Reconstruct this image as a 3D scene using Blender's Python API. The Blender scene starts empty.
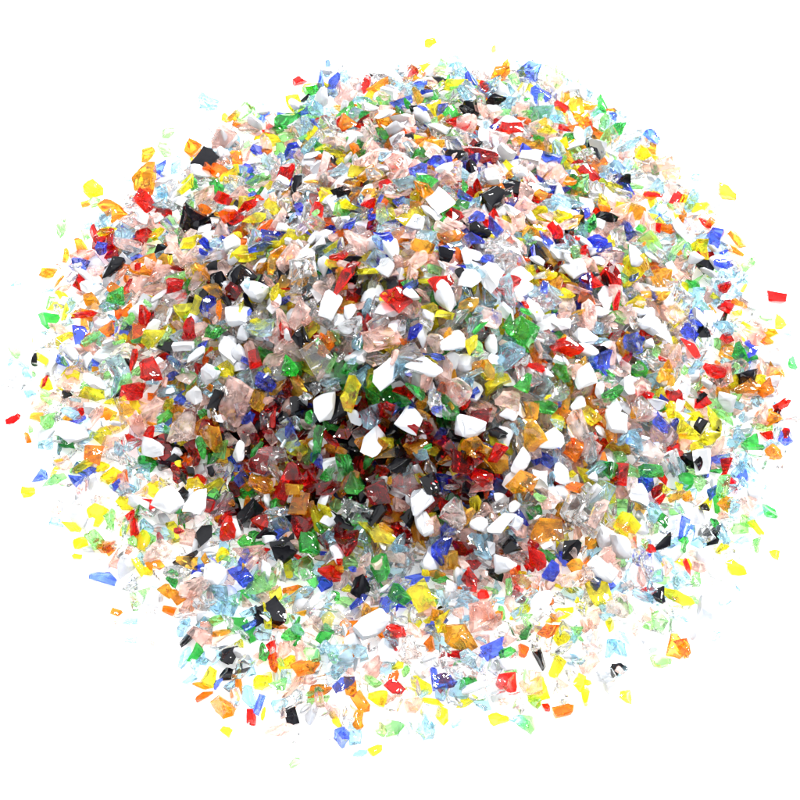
import bpy, bmesh, math, random
import numpy as np
from mathutils import Vector, Matrix
from mathutils.bvhtree import BVHTree
random.seed(7); rng = np.random.default_rng(7)
S = 0.01                      # code works in centimetres, the scene in metres
scene = bpy.context.scene
scene.view_settings.view_transform = 'Standard'
scene.view_settings.look = 'None'
scene.view_settings.exposure = 0

# ------------------------------------------------------------------ camera
ELEV = math.radians(52); DIST = 47.0; FOV = math.radians(30)
cam_p = np.array([0, -DIST*math.cos(ELEV), DIST*math.sin(ELEV)])
fwd = -cam_p/np.linalg.norm(cam_p); rgt = np.array([1.0, 0, 0]); upv = np.cross(rgt, fwd)
F = 400/math.tan(FOV/2)
cd = bpy.data.cameras.new('camera'); cam = bpy.data.objects.new('camera', cd)
scene.collection.objects.link(cam); scene.camera = cam
cd.sensor_width = 36; cd.angle = FOV; cd.clip_start = 0.01; cd.clip_end = 100
cam.location = Vector(cam_p*S)
cam.rotation_euler = Vector(fwd).to_track_quat('-Z', 'Y').to_euler()
def ray(x, y):
    d = fwd*F + rgt*(x-400) - upv*(y-400)
    return d/np.linalg.norm(d)
def unproj(x, y, z=0.0):
    d = ray(x, y); t = (z-cam_p[2])/d[2]; return cam_p + d*t
def proj(P):
    q = P-cam_p; dep = q@fwd
    return 400+(q@rgt)/dep*F, 400-(q@upv)/dep*F, dep

# ------------------------------------------------------------------ heap profile
OUT = [(440,42),(500,46),(556,68),(604,100),(646,134),(684,170),(720,210),(746,256),(764,302),(780,345),(790,400),(788,455),
(774,507),(752,558),(724,606),(686,650),(636,684),(578,710),(520,724),(460,734),(400,744),(345,746),(285,734),(230,714),(184,682),
(142,638),(106,592),(76,546),(48,496),(28,438),(24,385),(38,330),(48,285),(70,240),(104,200),(148,170),(190,148),(220,128),(256,108),
(298,88),(338,71),(378,54),(408,45)]
OG = np.array([unproj(p[0], p[1], 0.3 if p[1] < 400 else 0.1)[:2] for p in OUT])
C0 = unproj(412, 386)[:2]
DENT = unproj(300, 492, 1.6)[:2]  # hollow shaped into the slope to deepen the shade there
oa = np.arctan2(OG[:,1]-C0[1], OG[:,0]-C0[0]); orr = np.hypot(OG[:,0]-C0[0], OG[:,1]-C0[1])
o = np.argsort(oa); oa = oa[o]; orr = orr[o]
oa = np.concatenate([oa[-1:]-2*math.pi, oa, oa[:1]+2*math.pi]); orr = np.concatenate([orr[-1:], orr, orr[:1]])
def rho(x, y):
    a = np.arctan2(y-C0[1], x-C0[0]); return np.hypot(x-C0[0], y-C0[1])/np.interp(a, oa, orr)
def loose(x, y):
    # 0 behind, 1 to the front and left where the chips spill out
    d = np.hypot(x-C0[0], y-C0[1])+1e-6
    return np.clip(0.55+0.5*(-(x-C0[0])*0.36-(y-C0[1])*0.94)/d*1.25, 0, 1)
HP = 5.0
def target(x, y):
    r = rho(x, y); e = 0.90-0.20*loose(x, y)
    h = HP*np.clip(1-r/e, 0, 1)
    h = np.where(r < 0.12, HP*(1-0.06/e-(r*r/0.12/2)/e), h)
    h = h + 0.7*np.exp(-((x-C0[0]-1.2)**2+(y-C0[1]-4.5)**2)/12.0)
    h = h - 0.6*np.exp(-((x-DENT[0])**2/22.0+(y-DENT[1])**2/3.2))*np.clip(h/1.5, 0, 1)
    return h + 0.12*np.clip((1.0-r)/0.2, 0, 1)

# ------------------------------------------------------------------ chip shapes
def polyhedron(kind, rs):
    bm = bmesh.new(); bmesh.ops.create_cube(bm, size=1.0)
    ncut = {'c':rs.randint(5,9), 's':rs.randint(5,8), 'f':rs.randint(5,7), 'p':rs.randint(12,17)}[kind]
    for i in range(ncut):
        n = Vector((rs.gauss(0,1), rs.gauss(0,1), rs.gauss(0,1)*(0.7 if kind == 'f' else 0.95))).normalized()
        d = rs.uniform(0.14, 0.38) if kind != 'p' else rs.uniform(0.32, 0.46)
        bmesh.ops.bisect_plane(bm, geom=bm.verts[:]+bm.edges[:]+bm.faces[:], plane_co=n*d, plane_no=n, clear_outer=True, dist=1e-5)
        bd = [e for e in bm.edges if len(e.link_faces) == 1]
        if bd: bmesh.ops.holes_fill(bm, edges=bd, sides=0)
        bmesh.ops.remove_doubles(bm, verts=bm.verts[:], dist=0.02)
    dims = {'c':(1, rs.uniform(.65,1.0), rs.uniform(.42,.78)), 's':(1, rs.uniform(.36,.56), rs.uniform(.28,.42)),
            'f':(1, rs.uniform(.6,.95), rs.uniform(.24,.38)), 'p':(1, rs.uniform(.5,.9), rs.uniform(.28,.46))}[kind]
    bm.normal_update()
    V = np.array([v.co[:] for v in bm.verts])*np.array(dims)
    if kind == 'p': V[:,1] *= 1-0.9*(V[:,0])*rs.choice((-1,1))*rs.random()      # taper some to a teardrop flake
    bm.verts.index_update()
    Fs = [[v.index for v in f.verts] for f in bm.faces if len(f.verts) >= 3]
    bm.free()
    V -= (V.max(0)+V.min(0))/2
    u, s, vt = np.linalg.svd(V[:, :2]-V[:, :2].mean(0), full_matrices=False)
    a = math.atan2(vt[0,1], vt[0,0]); c, sn = math.cos(-a), math.sin(-a)
    V[:, :2] = V[:, :2]@np.array([[c, sn],[-sn, c]])
    V -= (V.max(0)+V.min(0))/2
    V /= (V[:,0].max()-V[:,0].min())
    deps = [rs.choice([rs.uniform(.03,.12), rs.uniform(.04,.16), rs.uniform(-.09,-.03)]) if kind != 'p' else rs.uniform(-.17,.02) for f in Fs]
    return V, Fs, deps, None, rs.randint(0, 10**6)
def tess(poly, n, m):
    V, Fs, deps, jit, sd = poly
    vs = [tuple(v) for v in V]; cache = {}; tris = []
    thick = min(V[:,2].max()-V[:,2].min(), V[:,1].max()-V[:,1].min())
    def edge(a, b):
        k = (min(a,b), max(a,b))
        if k not in cache:
            r2 = random.Random(sd+k[0]*131+k[1]); A, B = V[k[0]], V[k[1]]; L = np.linalg.norm(B-A); ids = []
            lim = min(L*0.035, thick*0.045)
            off = np.clip(np.array([r2.gauss(0,1) for _ in range(3)]), -1.5, 1.5)*lim
            for i in range(1, n):
                t = i/n; p = A+(B-A)*t + off*4*t*(1-t) + np.array([r2.gauss(0,1) for _ in range(3)])*lim*0.3
                p = p - p/np.linalg.norm(p+1e-9)*L*0.012
                ids.append(len(vs)); vs.append(tuple(p))
            cache[k] = ids
        ids = cache[k]; return ids if a < b else ids[::-1]
    for f, dp in zip(Fs, deps):
        P = V[f]; c = P.mean(0); nn = np.zeros(3)
        for i in range(len(f)): nn += np.cross(P[i]-c, P[(i+1)%len(f)]-c)
        ar = np.linalg.norm(nn)
        if ar < 1e-8: continue
        nn /= ar
        if nn@c < 0: nn = -nn; f = f[::-1]
        size = math.sqrt(ar/2); depth = dp*size
        depth = min(depth, 0.13*thick)
        ring = []
        for i in range(len(f)):
            a, b = f[i], f[(i+1)%len(f)]; ring.append(a); ring += edge(a, b)
        prev = ring; K = len(ring)
        for j in range(m-1, 0, -1):
            t = j/m; cur = []
            for q in ring:
                p = c+(np.array(vs[q])-c)*t - nn*depth*(1-t*t)
                cur.append(len(vs)); vs.append(tuple(p))
            for i in range(K):
                k2 = (i+1)%K
                tris.append((prev[i], prev[k2], cur[k2])); tris.append((prev[i], cur[k2], cur[i]))
            prev = cur
        ci = len(vs); vs.append(tuple(c-nn*depth))
        for i in range(K): tris.append((prev[i], prev[(i+1)%K], ci))
    return np.array(vs), np.array(tris, dtype=np.int32)
LIB = {}
rs = random.Random(11)
for kind, cnt in (('c',50),('s',28),('f',34),('p',34)):
    LIB[kind] = []
    while len(LIB[kind]) < cnt:
        p = polyhedron(kind, rs)
        V = p[0]; ex = V.max(0)-V.min(0)
        if ex[1] < 0.28 or ex[2] < 0.15 or len(p[1]) < 5: continue
        # every edge has to be shared by exactly two facets
        ec = {}
        for f in p[1]:
            for i in range(len(f)):
                k = tuple(sorted((f[i], f[(i+1)%len(f)]))); ec[k] = ec.get(k, 0)+1
        if any(v != 2 for v in ec.values()): continue
        LIB[kind].append([tess(p,1,1), tess(p,2,2), tess(p,4,3)])

# ------------------------------------------------------------------ dropping chips on a height field
CELL = 0.10; G = 340; X0 = -G*CELL/2
Hf = np.zeros((G, G))
def cells(P):
    ix = np.clip(((P[:,0]-X0)/CELL).astype(int), 0, G-1); iy = np.clip(((P[:,1]-X0)/CELL).astype(int), 0, G-1)
    return ix*G+iy
def rotm(az, tx, ty, sl):
    R = Matrix.Rotation(tx, 3, 'X')@Matrix.Rotation(ty, 3, 'Y')@Matrix.Rotation(az, 3, 'Z')
    q = Vector((0,0,1)).rotation_difference(Vector(sl).normalized()).to_matrix()
    return np.array(q@R)
chips = []
def drop(x, y, colour, length, kind, az, tilt, pct, hand=None, shade=None):
    k = random.randrange(len(LIB[kind])); V, T = LIB[kind][k][1]
    e = 0.4
    sx = (target(x+e,y)-target(x-e,y))/(2*e); sy = (target(x,y+e)-target(x,y-e))/(2*e)
    tx, ty = random.gauss(0,tilt), random.gauss(0,tilt)
    R = rotm(az, tx, ty, (-sx*0.8, -sy*0.8, 1))
    P = (V*length)@R.T
    mids = P[T].mean(1); Q = np.concatenate([P, mids]); Q = Q+np.array([x, y, 0])
    c = cells(Q); uc, inv = np.unique(c, return_inverse=True)
    lo = np.full(len(uc), 1e9); hi = np.full(len(uc), -1e9)
    np.minimum.at(lo, inv, Q[:,2]); np.maximum.at(hi, inv, Q[:,2])
    h = Hf.ravel()[uc]
    z = max(np.percentile(h-lo, pct), -Q[:,2].min()+0.004)
    fl = Hf.reshape(-1); fl[uc] = np.maximum(fl[uc], z+hi)
    chips.append(dict(kind=kind, k=k, R=R, pos=np.array([x,y,z]), L=length, col=colour, hand=hand, shade=random.random() if shade is None else shade))
    return z
BASE = dict(W=15,C=24,P=20,Y=8.5,L=12,U=6,R=4,G=3.3,g=4,A=6,K=3,O=4,D=.8,M=1)
DARK = dict(W=5,C=12,P=4,Y=5,L=4,U=6,R=8,G=8,g=1,A=17,K=17,O=2,D=14,M=2)  # darker chip mix, also standing in for shade on the front-left slope
TOPW = dict(W=16,C=19,P=25,Y=8.5,L=9,U=7,R=5,G=3.5,g=3,A=6.5,K=4,O=5,D=1,M=1)
EDGE = dict(W=15,C=26,P=14,Y=8,L=16,U=4.5,R=3.5,G=3,g=7,A=4,K=2.5,O=4,D=0,M=0)
CORE = dict(W=46,C=22,P=18,L=8,Y=6)  # buried chips coloured pale to brighten the glass above them
DEEP = dict(K=20,D=18,A=24,G=9,R=7,U=4,C=10,W=6,Y=5)  # buried chips coloured dark to deepen the shaded hollow
STRAY = dict(L=20,R=14,O=12,Y=16,g=16,G=6,U=6,C=10,P=6,A=4)
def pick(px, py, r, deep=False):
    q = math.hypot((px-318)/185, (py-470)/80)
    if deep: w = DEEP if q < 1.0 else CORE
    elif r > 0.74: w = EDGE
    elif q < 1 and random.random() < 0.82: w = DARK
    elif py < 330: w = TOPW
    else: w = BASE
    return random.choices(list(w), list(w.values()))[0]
def rkind(col):
    if col == 'W': return random.choices('pcf', (9,1.2,1.2))[0]
    return random.choices('csf', (6,2.8,3.2))[0]
def far(y): return 1+0.013*(y-C0[1])
N = 0; tries = 0
RG = 14.9
while N < 7000 and tries < 140000:
    tries += 1
    x, y = C0[0]+random.uniform(-RG,RG), C0[1]+random.uniform(-RG,RG)
    r = float(rho(x, y))
    if r > 1.0: continue
    t = float(target(x, y)); lo_ = float(loose(x, y))
    h = Hf.ravel()[cells(np.array([[x,y]]))[0]]
    r0 = 0.89-0.23*lo_
    if r > r0:
        f_ = (r-r0)/(1-r0)
        if h > 0.04 and random.random() > 0.08*(1-f_): continue
        if h > 0.5: continue
        if random.random() < 0.50+0.488*f_**0.55: continue
    elif h > t-0.30: continue
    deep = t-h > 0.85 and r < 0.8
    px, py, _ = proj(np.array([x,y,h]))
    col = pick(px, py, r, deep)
    L = random.lognormvariate(math.log(0.63), 0.17); L = min(max(L, 0.42), 0.86)*far(y)
    if deep: L = max(L, 0.72)*1.2
    kd = rkind(col)
    if kd == 's': L *= 1.2
    if kd == 'p': L *= 0.95
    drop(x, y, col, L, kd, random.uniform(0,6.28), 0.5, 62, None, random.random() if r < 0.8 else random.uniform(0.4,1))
    N += 1
for i in range(420):
    a = random.uniform(0,6.28); rr = math.sqrt(random.random())*1.0
    R_ = np.interp(math.atan2(math.sin(a), math.cos(a)), oa, orr)*rr
    x, y = C0[0]+R_*math.cos(a), C0[1]+R_*math.sin(a)
    h = Hf.ravel()[cells(np.array([[x,y]]))[0]]
    px, py, _ = proj(np.array([x,y,h]))
    drop(x, y, pick(px,py,rr), random.uniform(0.28,0.45)*far(y), rkind('C'), random.uniform(0,6.28), 0.6, 55)
for i in range(60):
    a = random.uniform(0,6.28); rr = 0.95+0.11*random.random()
    R_ = np.interp(math.atan2(math.sin(a), math.cos(a)), oa, orr)*rr
    x, y = C0[0]+R_*math.cos(a), C0[1]+R_*math.sin(a)
    px, py, _ = proj(np.array([x,y,0.1]))
    if not (8 < px < 792): continue
    if Hf.ravel()[cells(np.array([[x,y]]))[0]] > 0.02: continue
    drop(x, y, random.choices(list(STRAY), list(STRAY.values()))[0], random.uniform(0.32,0.55)*far(y), rkind('C'), random.uniform(0,6.28), 0.15, 55, None, random.uniform(0.6,1))

HAND = """
424 68 Y 22;452 61 L 18;441 74 g 14;382 92 O 34 s 50;360 82 C 24;335 98 U 28;420 92 U 18;400 80 C 20;300 82 R 16 c;209 104 L 23 c;564 73 g 14
500 84 O 20;484 93 R 18;530 80 U 20;521 66 L 14;540 102 U 24;495 104 K 20;582 98 L 18;606 103 C 20;588 131 O 30;586 113 A 22;562 112 R 16;618 122 L 16
466 103 L 20;372 112 W 24;236 123 A 26 s 60;168 132 g 17;290 133 G 36 s 20;165 151 g 20;148 158 O 17;145 186 A 34;225 150 P 30;207 168 K 40;262 118 W 22
250 140 C 22;318 120 L 22;346 128 O 20;325 150 Y 20;435 112 Y 24;452 122 G 20;410 142 K 26;385 128 W 26;432 150 A 26;480 160 D 48 s 0;455 158 K 26;510 135 R 26
548 160 U 34;522 115 P 24;530 168 W 26;650 143 U 22;640 170 Y 20;625 186 K 22;590 175 R 28;555 184 P 26;492 184 W 36;505 203 K 22;465 190 G 18;425 184 G 28
445 178 W 24;385 190 R 20;375 156 P 30;340 172 L 26;296 190 K 28;270 166 L 24;240 188 C 26;312 160 W 22;672 181 P 24;610 160 C 24;572 150 W 22;690 195 W 20
726 195 O 24;700 178 L 18;745 225 W 18;735 212 C 20;316 222 R 26 s 60;370 208 R 17;300 210 U 18;330 200 W 28;280 228 P 28;255 215 C 26;232 250 W 40;262 254 U 32 s 30
240 278 K 26;190 226 K 28;165 212 C 30;95 191 Y 24;62 228 g 26;82 250 O 26;110 245 Y 22;131 255 P 32;116 281 K 28;92 293 W 28;48 273 O 19;17 283 L 14;47 290 L 14
88 326 R 26;140 312 W 30;118 308 G 18;155 346 Y 40;95 352 g 22;66 342 Y 24;70 305 W 22;180 300 M 30;204 278 A 26;215 335 G 24;185 350 W 26;160 280 P 30;145 232 W 24
230 222 O 22;205 200 P 28;175 180 W 26;120 205 C 22;105 222 L 20;78 275 C 22;16 383 C 24 f;46 385 R 15;14 352 g 14;110 375 C 24;75 365 W 24;134 400 R 32;152 378 R 22
390 238 C 34;360 245 P 34;345 282 R 52 s 45;397 300 R 36;441 290 R 34;420 262 P 30;385 270 W 26;470 290 W 42 p;445 250 U 22;415 225 W 28;455 215 R 20;480 235 K 24
505 255 C 50 c;540 225 Y 22;560 205 L 24;535 195 W 26;585 215 U 24;575 270 W 36 p;598 245 U 24;620 215 P 26;640 236 G 26;652 200 R 22;676 236 W 36;661 260 C 40
712 250 U 26;700 262 Y 24;690 215 L 22;735 250 A 22;752 262 g 16;722 300 R 20;776 298 R 22 f;765 318 g 16;778 323 Y 17;720 275 U 22;745 300 W 24;780 250 C 16
610 285 R 28;655 300 A 32;632 270 W 28;555 285 A 26;540 302 C 50 f;520 336 G 50 s -15;510 362 L 30;490 320 P 34;560 325 W 28;566 352 R 36;590 320 P 34;632 350 U 44 c
602 362 U 30;650 330 W 30;675 320 P 30;690 352 R 28;700 325 W 30;722 338 L 22;750 340 P 26;735 365 G 22;712 382 R 26;748 386 K 32 s 20;770 372 W 26;764 396 O 24
741 395 A 30;725 412 W 28;690 395 C 30;662 378 A 24;640 392 P 32;612 398 G 24;585 385 W 40;560 392 C 32;535 375 R 26;545 410 G 28;512 400 P 44;460 402 P 42;487 372 A 26
424 376 W 54 p -10;385 386 W 48 f 60;452 350 W 34;415 335 U 24;380 345 P 36;350 330 C 36;330 310 W 34;300 290 C 30;292 262 P 32;275 300 Y 24;262 335 L 34;238 320 W 36
300 345 K 28;320 360 C 48 f;290 375 G 26;265 385 U 26;236 405 P 54 f;210 380 W 34;255 360 R 22;325 412 W 46 p;352 400 Y 46 s 75;330 385 L 26;372 425 L 34;374 448 W 46 f 70
401 408 G 30;408 432 W 38 p;435 415 C 30;470 432 W 46 p 10;421 437 D 30;500 436 K 26;530 440 A 30;495 462 R 26;550 450 W 34;575 430 P 36;560 478 W 28;590 455 L 40
615 430 W 36;640 415 C 30;662 432 U 44 c;686 440 Y 30;713 430 Y 42 s -70;738 440 L 20;760 425 P 24;775 450 C 20;700 472 W 34;676 470 C 38;650 475 G 26;620 478 R 28
600 500 L 36;640 500 W 34;685 510 A 26;722 494 g 26;740 470 L 24;715 455 P 24;660 522 G 26;626 530 Y 34 c;596 520 P 34;570 510 C 40;547 530 A 44;550 500 P 30;520 490 A 30
318 455 G 44 s 70;345 470 G 30;290 440 L 30;270 458 C 30;292 480 R 30;262 492 A 28;240 455 W 26;215 440 A 32;185 428 P 50;150 420 P 46;75 441 W 50 p 0;55 484 g 28
88 468 Y 40 s 40;97 462 O 28;125 492 P 40;170 516 W 42 p 40;198 512 W 44 f 60;155 458 W 32;178 480 R 24;142 512 W 28;222 510 M 34;98 545 g 22;120 530 C 30;205 545 K 28
230 535 R 28;250 515 K 32;280 515 C 34;300 505 A 28;330 490 D 40;355 490 G 36;380 500 D 40;400 470 K 32;445 455 D 40;460 475 D 34;430 490 K 30;480 485 R 30;355 520 C 32
406 484 C 54 f;376 534 Y 54 f -30;420 508 W 44 p;455 520 C 30;440 548 U 36;480 550 L 34;502 530 W 46 f 40;503 572 W 42 p;470 585 R 32;512 545 K 26;535 562 R 28;570 555 K 30
620 556 W 46 p;600 580 W 42 p;575 590 P 34;645 575 C 30;662 548 K 32;676 602 Y 38 f;657 602 K 18;700 560 W 26;720 540 L 20;752 547 C 18 f;695 585 g 20;664 630 C 28 f
683 650 O 22;640 600 L 26;617 610 P 28;577 634 g 26 f;606 677 C 26 f;571 662 W 24;548 638 O 30 f;540 610 W 34;520 620 L 28;496 652 U 34 s 30;535 692 P 40 f;526 724 g 24 f
560 695 C 26;500 690 C 40 s 20;480 625 P 32;455 610 C 40;420 600 Y 34;458 645 A 46 c -40;440 632 Y 32;445 690 U 34 f;470 668 L 28;410 660 C 34;395 690 R 24;390 730 g 36 f
360 722 A 26;378 700 Y 20;342 691 U 36 c;340 662 L 38;306 674 O 36 f;330 625 C 60 f -30;371 632 W 50 p;388 655 W 34;360 590 K 30;380 570 G 34;400 600 G 24;330 575 R 30
300 600 L 34;270 618 K 40 c;293 640 G 26;262 590 g 30;232 610 L 32;215 585 W 30;190 565 A 28;222 562 Y 26;250 560 P 32;285 555 K 30;310 545 G 34;195 600 P 34;178 580 C 32
160 560 P 36;145 545 Y 26;165 540 L 22;230 645 W 30;265 655 G 20;245 672 C 34;280 690 g 22;232 688 L 18;300 700 C 24;212 660 W 22;130 621 L 17;131 640 L 16;185 630 L 22
200 640 P 24;150 600 W 26;320 705 P 24;415 705 P 26;430 715 C 20;475 700 C 24;510 668 W 24;590 655 C 24;625 640 L 18;645 645 W 18;345 545 D 30;400 545 L 26;330 520 W 24
"""
def surf(px, py):
    z = 0.3
    for _ in range(14):
        p = unproj(px, py, z); r = float(rho(p[0], p[1]))
        z = 0.5*z+0.5*(max(float(target(p[0],p[1])), 0.12) if r < 1.05 else 0.12)
    return unproj(px, py, z)
hand = []
for item in HAND.replace('\n', ';').split(';'):
    t = item.split()
    if len(t) >= 4: hand.append(t)
random.shuffle(hand)
hand.sort(key=lambda t: -(float(t[3]) > 38))
for t in hand:
    px, py, col, sz = float(t[0]), float(t[1]), t[2], float(t[3])
    p = surf(px, py); dep = (p-cam_p)@fwd; rr = float(rho(p[0], p[1]))
    L = sz*dep/F*(0.86 if col == 'W' else 0.94)
    if sz > 38: L *= 0.84
    elif sz > 28 and col in 'RUGKO': L *= 0.9
    if sz < 22 and rr < 0.98: L *= 1.1
    kd = t[4] if len(t) > 4 else rkind(col)
    if kd == 's' : L *= 1.05
    az = math.radians(float(t[5])) if len(t) > 5 else random.uniform(0,6.28)
    drop(p[0], p[1], col, L, kd, az, 0.28 if rr < 0.9 else 0.12, 45, hand=(px,py,sz), shade=random.random() if rr < 0.85 else random.uniform(0.7,1))
print('chips', len(chips), 'hand', len(hand), 'maxh', Hf.max())

# ------------------------------------------------------------------ which chips show largest (first surface met by a grid of sight lines)
BV=[];BT=[];BI=[];off=0
for i, c in enumerate(chips):
    V, T = LIB[c['kind']][c['k']][0]
    P = (V*c['L'])@c['R'].T + c['pos']
    BV.append(P); BT.append(T+off); BI.append(np.full(len(T), i)); off += len(P)
BI = np.concatenate(BI)
tree = BVHTree.FromPolygons(np.concatenate(BV).tolist(), np.concatenate(BT).tolist(), all_triangles=True)
vis = np.zeros(len(chips), dtype=int); org = Vector(cam_p)
for yy in range(40, 760, 3):
    for xx in range(4, 800, 3):
        hit = tree.ray_cast(org, Vector(ray(xx, yy)))
        if hit[2] is not None: vis[BI[hit[2]]] += 1
for i, c in enumerate(chips): c['vis'] = int(vis[i])
print('visible', int((vis>0).sum()))
order = sorted(range(len(chips)), key=lambda i: -(chips[i]['vis']+(5 if chips[i]['hand'] and chips[i]['vis'] > 12 else 0)+(20 if chips[i]['hand'] and chips[i]['vis'] > 5 and rho(*chips[i]['pos'][:2]) > 1.0 else 0)))
solo = set(order[:300])
print('least', chips[order[299]]['vis'])

# ------------------------------------------------------------------ materials
NAMES = dict(W='white',C='clear',P='pale pink',U='cobalt blue',L='pale blue',R='red',O='orange red',A='amber',Y='yellow',G='green',g='pale green',K='black',D='dark red',M='smoky violet')
COLS = dict(C=((1.0,1.0,1.0),(.95,.975,.985)), P=((1.0,.86,.81),(1.0,.70,.63)), U=((.04,.075,.92),(.15,.26,1.0)), L=((.72,.93,1.0),(.48,.80,.98)),
 R=((1.0,.03,.012),(.80,.006,.008)), O=((1.0,.14,.01),(1.0,.40,.03)), A=((1.0,.66,.09),(.90,.38,.02)), Y=((1.0,.97,.08),(1.0,.86,.03)),
 G=((.16,.84,.18),(.04,.52,.09)), g=((.62,1.0,.50),(.42,.94,.35)), D=((.40,.008,.012),(.60,.015,.012)), M=((.70,.60,.72),(.80,.68,.66)))
def mat(code):
    m = bpy.data.materials.new(NAMES[code].replace(' ', '_')+'_glass'); m.use_nodes = True
    nt = m.node_tree; b = nt.nodes['Principled BSDF']; out = nt.nodes['Material Output']
    tc = nt.nodes.new('ShaderNodeNewGeometry')
    no = nt.nodes.new('ShaderNodeTexNoise'); no.inputs['Scale'].default_value = 300; no.inputs['Detail'].default_value = 2
    no.inputs['Distortion'].default_value = 0.6
    nt.links.new(tc.outputs['Position'], no.inputs['Vector'])
    bp = nt.nodes.new('ShaderNodeBump'); bp.inputs['Strength'].default_value = 0.28; bp.inputs['Distance'].default_value = 0.0006
    nt.links.new(no.outputs['Fac'], bp.inputs['Height']); nt.links.new(bp.outputs['Normal'], b.inputs['Normal'])
    at = nt.nodes.new('ShaderNodeAttribute'); at.attribute_name = 'shade'
    mx = nt.nodes.new('ShaderNodeMix'); mx.data_type = 'RGBA'
    nt.links.new(at.outputs['Fac'], mx.inputs['Factor'])
    if code == 'W': a, c = (.55,.56,.58), (.46,.475,.51)
    elif code == 'K': a, c = (.002,.002,.003), (.004,.004,.006)
    else: a, c = COLS[code]
    mx.inputs['A'].default_value = (*a,1); mx.inputs['B'].default_value = (*c,1)
    nt.links.new(mx.outputs['Result'], b.inputs['Base Color'])
    b.inputs['IOR'].default_value = 1.5
    if code == 'W': b.inputs['Roughness'].default_value = 0.2
    elif code == 'K': b.inputs['Roughness'].default_value = 0.01; b.inputs['IOR'].default_value = 1.38
    else:
        b.inputs['Roughness'].default_value = 0.0
        b.inputs['Transmission Weight'].default_value = 1.0
        # cloudy inner fractures scatter part of the light through the chip
        tr = nt.nodes.new('ShaderNodeBsdfTranslucent'); df = nt.nodes.new('ShaderNodeBsdfDiffuse'); m1 = nt.nodes.new('ShaderNodeMixShader'); m2 = nt.nodes.new('ShaderNodeMixShader')
        nt.links.new(mx.outputs['Result'], tr.inputs['Color']); nt.links.new(mx.outputs['Result'], df.inputs['Color'])
        m1.inputs[0].default_value = 0.4
        nt.links.new(tr.outputs[0], m1.inputs[1]); nt.links.new(df.outputs[0], m1.inputs[2])
        n2 = nt.nodes.new('ShaderNodeTexNoise'); n2.inputs['Scale'].default_value = 260; n2.inputs['Detail'].default_value = 2
        nt.links.new(tc.outputs['Position'], n2.inputs['Vector'])
        base = {'C':0.05,'L':0.10,'P':0.24,'g':0.12,'M':0.10,'D':0.05,'A':0.20,'Y':0.22,'O':0.2,'U':0.09,'R':0.13,'G':0.10}.get(code, 0.13)
        mr = nt.nodes.new('ShaderNodeMapRange'); mr.inputs['From Min'].default_value = 0.38; mr.inputs['From Max'].default_value = 0.68
        mr.inputs['To Min'].default_value = base*0.15; mr.inputs['To Max'].default_value = base*2.1
        nt.links.new(n2.outputs['Fac'], mr.inputs['Value']); nt.links.new(mr.outputs['Result'], m2.inputs[0])
        nt.links.new(b.outputs[0], m2.inputs[1]); nt.links.new(m1.outputs[0], m2.inputs[2]); nt.links.new(m2.outputs[0], out.inputs['Surface'])
    return m
MATS = {k: mat(k) for k in NAMES}; MK = list(NAMES)

def sharp(me):
    a = me.attributes.get('sharp_edge'); r = np.zeros(len(me.edges), dtype=bool)
    if a: a.data.foreach_get('value', r)
    return r
def fill(me, V, T, shade, matidx=None, ang=24, peb=None):
    me.vertices.add(len(V)); me.vertices.foreach_set('co', np.ascontiguousarray(V, dtype=np.float32).ravel())
    me.loops.add(len(T)*3); me.loops.foreach_set('vertex_index', T.astype(np.int32).ravel())
    me.polygons.add(len(T)); me.polygons.foreach_set('loop_start', np.arange(0, len(T)*3, 3, dtype=np.int32))
    me.polygons.foreach_set('loop_total', np.full(len(T), 3, dtype=np.int32))
    if matidx is not None: me.polygons.foreach_set('material_index', matidx.astype(np.int32))
    me.update(calc_edges=True); me.validate()
    me.polygons.foreach_set('use_smooth', np.ones(len(me.polygons), dtype=bool))
    a = me.attributes.new('shade', 'FLOAT', 'POINT'); a.data.foreach_set('value', shade.astype(np.float32))
    if peb is not None:
        me.set_sharp_from_angle(angle=math.radians(46)); s1 = sharp(me)
        me.set_sharp_from_angle(angle=math.radians(ang)); s2 = sharp(me)
        ev = np.zeros(len(me.edges)*2, dtype=np.int32); me.edges.foreach_get('vertices', ev)
        r = np.where(peb[ev[::2]], s1, s2)
        a = me.attributes.get('sharp_edge') or me.attributes.new('sharp_edge', 'BOOLEAN', 'EDGE')
        a.data.foreach_set('value', r)
    else:
        me.set_sharp_from_angle(angle=math.radians(ang))
    me.update()

heap_col = scene.collection
AV=[];AT=[];AS=[];AM=[];AP=[];off=0
for i, c in enumerate(chips):
    if i in solo: continue
    V, T = LIB[c['kind']][c['k']][1 if c['vis'] > 0 else 0]
    P = (V*c['L'])@c['R'].T + c['pos']
    AV.append(P*S); AT.append(T+off); AS.append(np.full(len(P), c['shade'])); AM.append(np.full(len(T), MK.index(c['col']))); off += len(P)
    AP.append(np.full(len(P), c['kind'] == 'p'))
me = bpy.data.meshes.new('crushed_glass')
for k in MK: me.materials.append(MATS[k])
fill(me, np.concatenate(AV), np.concatenate(AT), np.concatenate(AS), np.concatenate(AM), 27, np.concatenate(AP))
ob = bpy.data.objects.new('crushed_glass', me); heap_col.objects.link(ob)
ob['label'] = 'heap of mixed coloured crushed glass crumbs lying on the white surface'; ob['category'] = 'crushed glass'; ob['kind'] = 'stuff'

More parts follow.
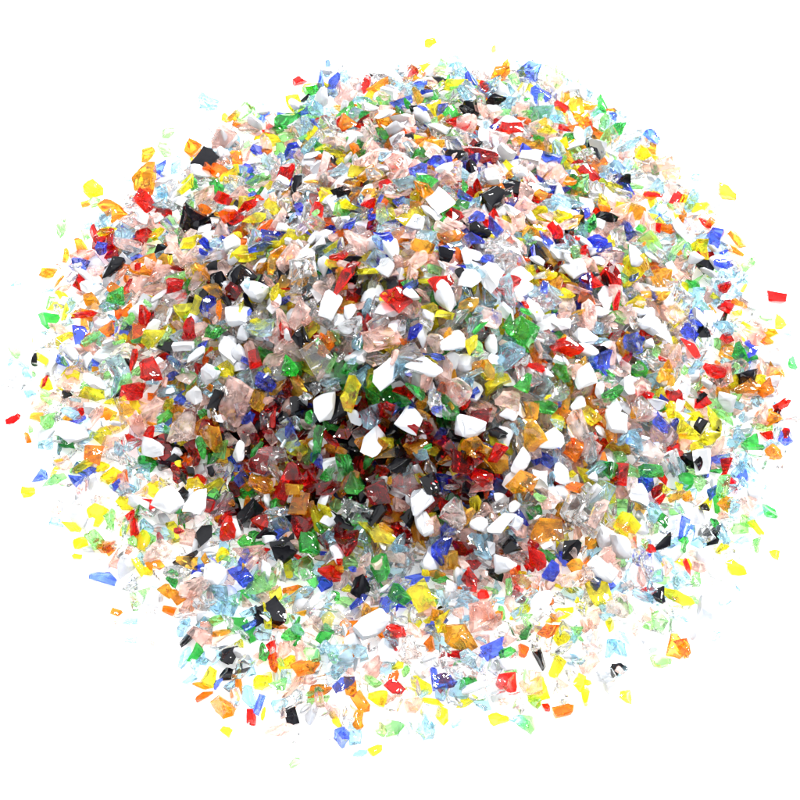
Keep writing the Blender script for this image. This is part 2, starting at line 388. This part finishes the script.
solo_l = [i for i in order[:300]]
info = {}
for i in solo_l:
    c = chips[i]; u, v, d = proj(c['pos'][None]); info[i] = (float(u[0]), float(v[0]), c['L']*F/float(d[0]))
def sizew(px): return 'tiny' if px < 17 else 'small' if px < 26 else 'medium' if px < 38 else 'large'
SH = dict(c='chunky', s='narrow', f='flat', p='rounded')
def zone(u, v):
    r = float(rho(*surf(u, v)[:2]))
    if r > 1.0: pre = 'loose past the heap\'s'; suf = 'edge'
    elif r > 0.8: pre = 'at the heap\'s'; suf = 'edge'
    elif r > 0.3: pre = 'on the heap\'s'; suf = 'slope'
    else: return 'in the heap\'s middle'
    dx, dy = (u-402)/380, (v-395)/335
    s = ('upper' if dy < -0.38*math.hypot(dx,dy) else 'lower' if dy > 0.38*math.hypot(dx,dy) else '')
    h = ('left' if dx < -0.38*math.hypot(dx,dy) else 'right' if dx > 0.38*math.hypot(dx,dy) else '')
    return ' '.join(w for w in (pre, s, h, suf) if w)
def rel(u, v, a, b):
    dx, dy = u-a, v-b
    if abs(dx) > abs(dy): return 'right of' if dx > 0 else 'left of'
    return 'below' if dy > 0 else 'above'
used = set()
for i in solo_l:
    c = chips[i]; u, v, s = info[i]
    nb = sorted((j for j in solo_l if j != i), key=lambda j: (info[j][0]-u)**2+(info[j][1]-v)**2)
    lab = None
    for j in nb[:30]:
        a, b, s2 = info[j]
        t = f"{sizew(s)} {SH[c['kind']]} {NAMES[c['col']]} chip {rel(u,v,a,b)} {sizew(s2)} {SH[chips[j]['kind']]} {NAMES[chips[j]['col']]} chip {zone(u,v)}"
        if len(t.split()) > 16: t = t.replace('on the heap\'s ', '').replace('at the heap\'s ', '').replace('loose past the heap\'s','past')
        if len(t.split()) > 16: continue
        if t not in used: lab = t; break
    used.add(lab)
    V, T = LIB[c['kind']][c['k']][2]
    me = bpy.data.meshes.new('glass_chip'); me.materials.append(MATS[c['col']])
    fill(me, (V*c['L']*S)@c['R'].T, T, np.full(len(V), c['shade']), None, 44 if c['kind'] == 'p' else 24)
    ob = bpy.data.objects.new('glass_chip', me); heap_col.objects.link(ob); ob.location = Vector(c['pos']*S)
    ob['label'] = lab; ob['category'] = 'glass chip'
    ob['group'] = 'crushed glass chips of the heap'
print('visible handled', sum(1 for i in solo_l if chips[i]['hand']))

# ------------------------------------------------------------------ white table surface
m = bpy.data.materials.new('white_surface_added_glow'); m.use_nodes = True; nt = m.node_tree; b = nt.nodes['Principled BSDF']
no = nt.nodes.new('ShaderNodeTexNoise'); no.inputs['Scale'].default_value = 60
mr = nt.nodes.new('ShaderNodeMapRange'); mr.inputs['To Min'].default_value = 0.93; mr.inputs['To Max'].default_value = 0.96
nt.links.new(no.outputs['Fac'], mr.inputs['Value']); nt.links.new(mr.outputs['Result'], b.inputs['Base Color'])
b.inputs['Roughness'].default_value = 0.9; b.inputs['Specular IOR Level'].default_value = 0.1
b.inputs['Emission Color'].default_value = (1,1,1,1); b.inputs['Emission Strength'].default_value = 0.36  # added glow that keeps the table white; the table is no lamp
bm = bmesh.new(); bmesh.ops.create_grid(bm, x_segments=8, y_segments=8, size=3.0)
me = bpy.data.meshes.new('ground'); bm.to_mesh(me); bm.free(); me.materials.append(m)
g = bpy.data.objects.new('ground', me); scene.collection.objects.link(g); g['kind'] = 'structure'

# ------------------------------------------------------------------ light
w = bpy.data.worlds.new('World'); scene.world = w; w.use_nodes = True; nt = w.node_tree; bg = nt.nodes['Background']
tc = nt.nodes.new('ShaderNodeTexCoord'); sp = nt.nodes.new('ShaderNodeSeparateXYZ'); nt.links.new(tc.outputs['Generated'], sp.inputs[0])
cr = nt.nodes.new('ShaderNodeValToRGB'); cr.color_ramp.elements[0].position = 0.0; cr.color_ramp.elements[0].color = (.04,.042,.045,1)
cr.color_ramp.elements[1].position = 0.85; cr.color_ramp.elements[1].color = (.98,.99,1,1)
e = cr.color_ramp.elements.new(0.4); e.color = (.26,.265,.28,1)
nt.links.new(sp.outputs['Z'], cr.inputs['Fac']); nt.links.new(cr.outputs['Color'], bg.inputs['Color']); bg.inputs['Strength'].default_value = 1.75
def area(name, loc, size, power):
    l = bpy.data.lights.new(name, 'AREA'); l.shape = 'SQUARE'; l.size = size; l.energy = power
    o = bpy.data.objects.new(name, l); scene.collection.objects.link(o); o.location = loc
    o.rotation_euler = (-Vector(loc)).to_track_quat('-Z', 'Y').to_euler(); return o
area('key_softbox', (0.58, 0.62, 0.70), 0.20, 34)
area('added_left_light', (-0.75, -0.1, 0.75), 0.10, 2)  # added small lamp on the left for extra sparkle
area('added_front_fill', (0.60, -0.35, 0.85), 0.12, 6)  # added lamp that brightens the front-right slope
area('added_top_light', (0.05, 0.30, 1.05), 0.12, 8)  # added small overhead lamp for more glints on the chips
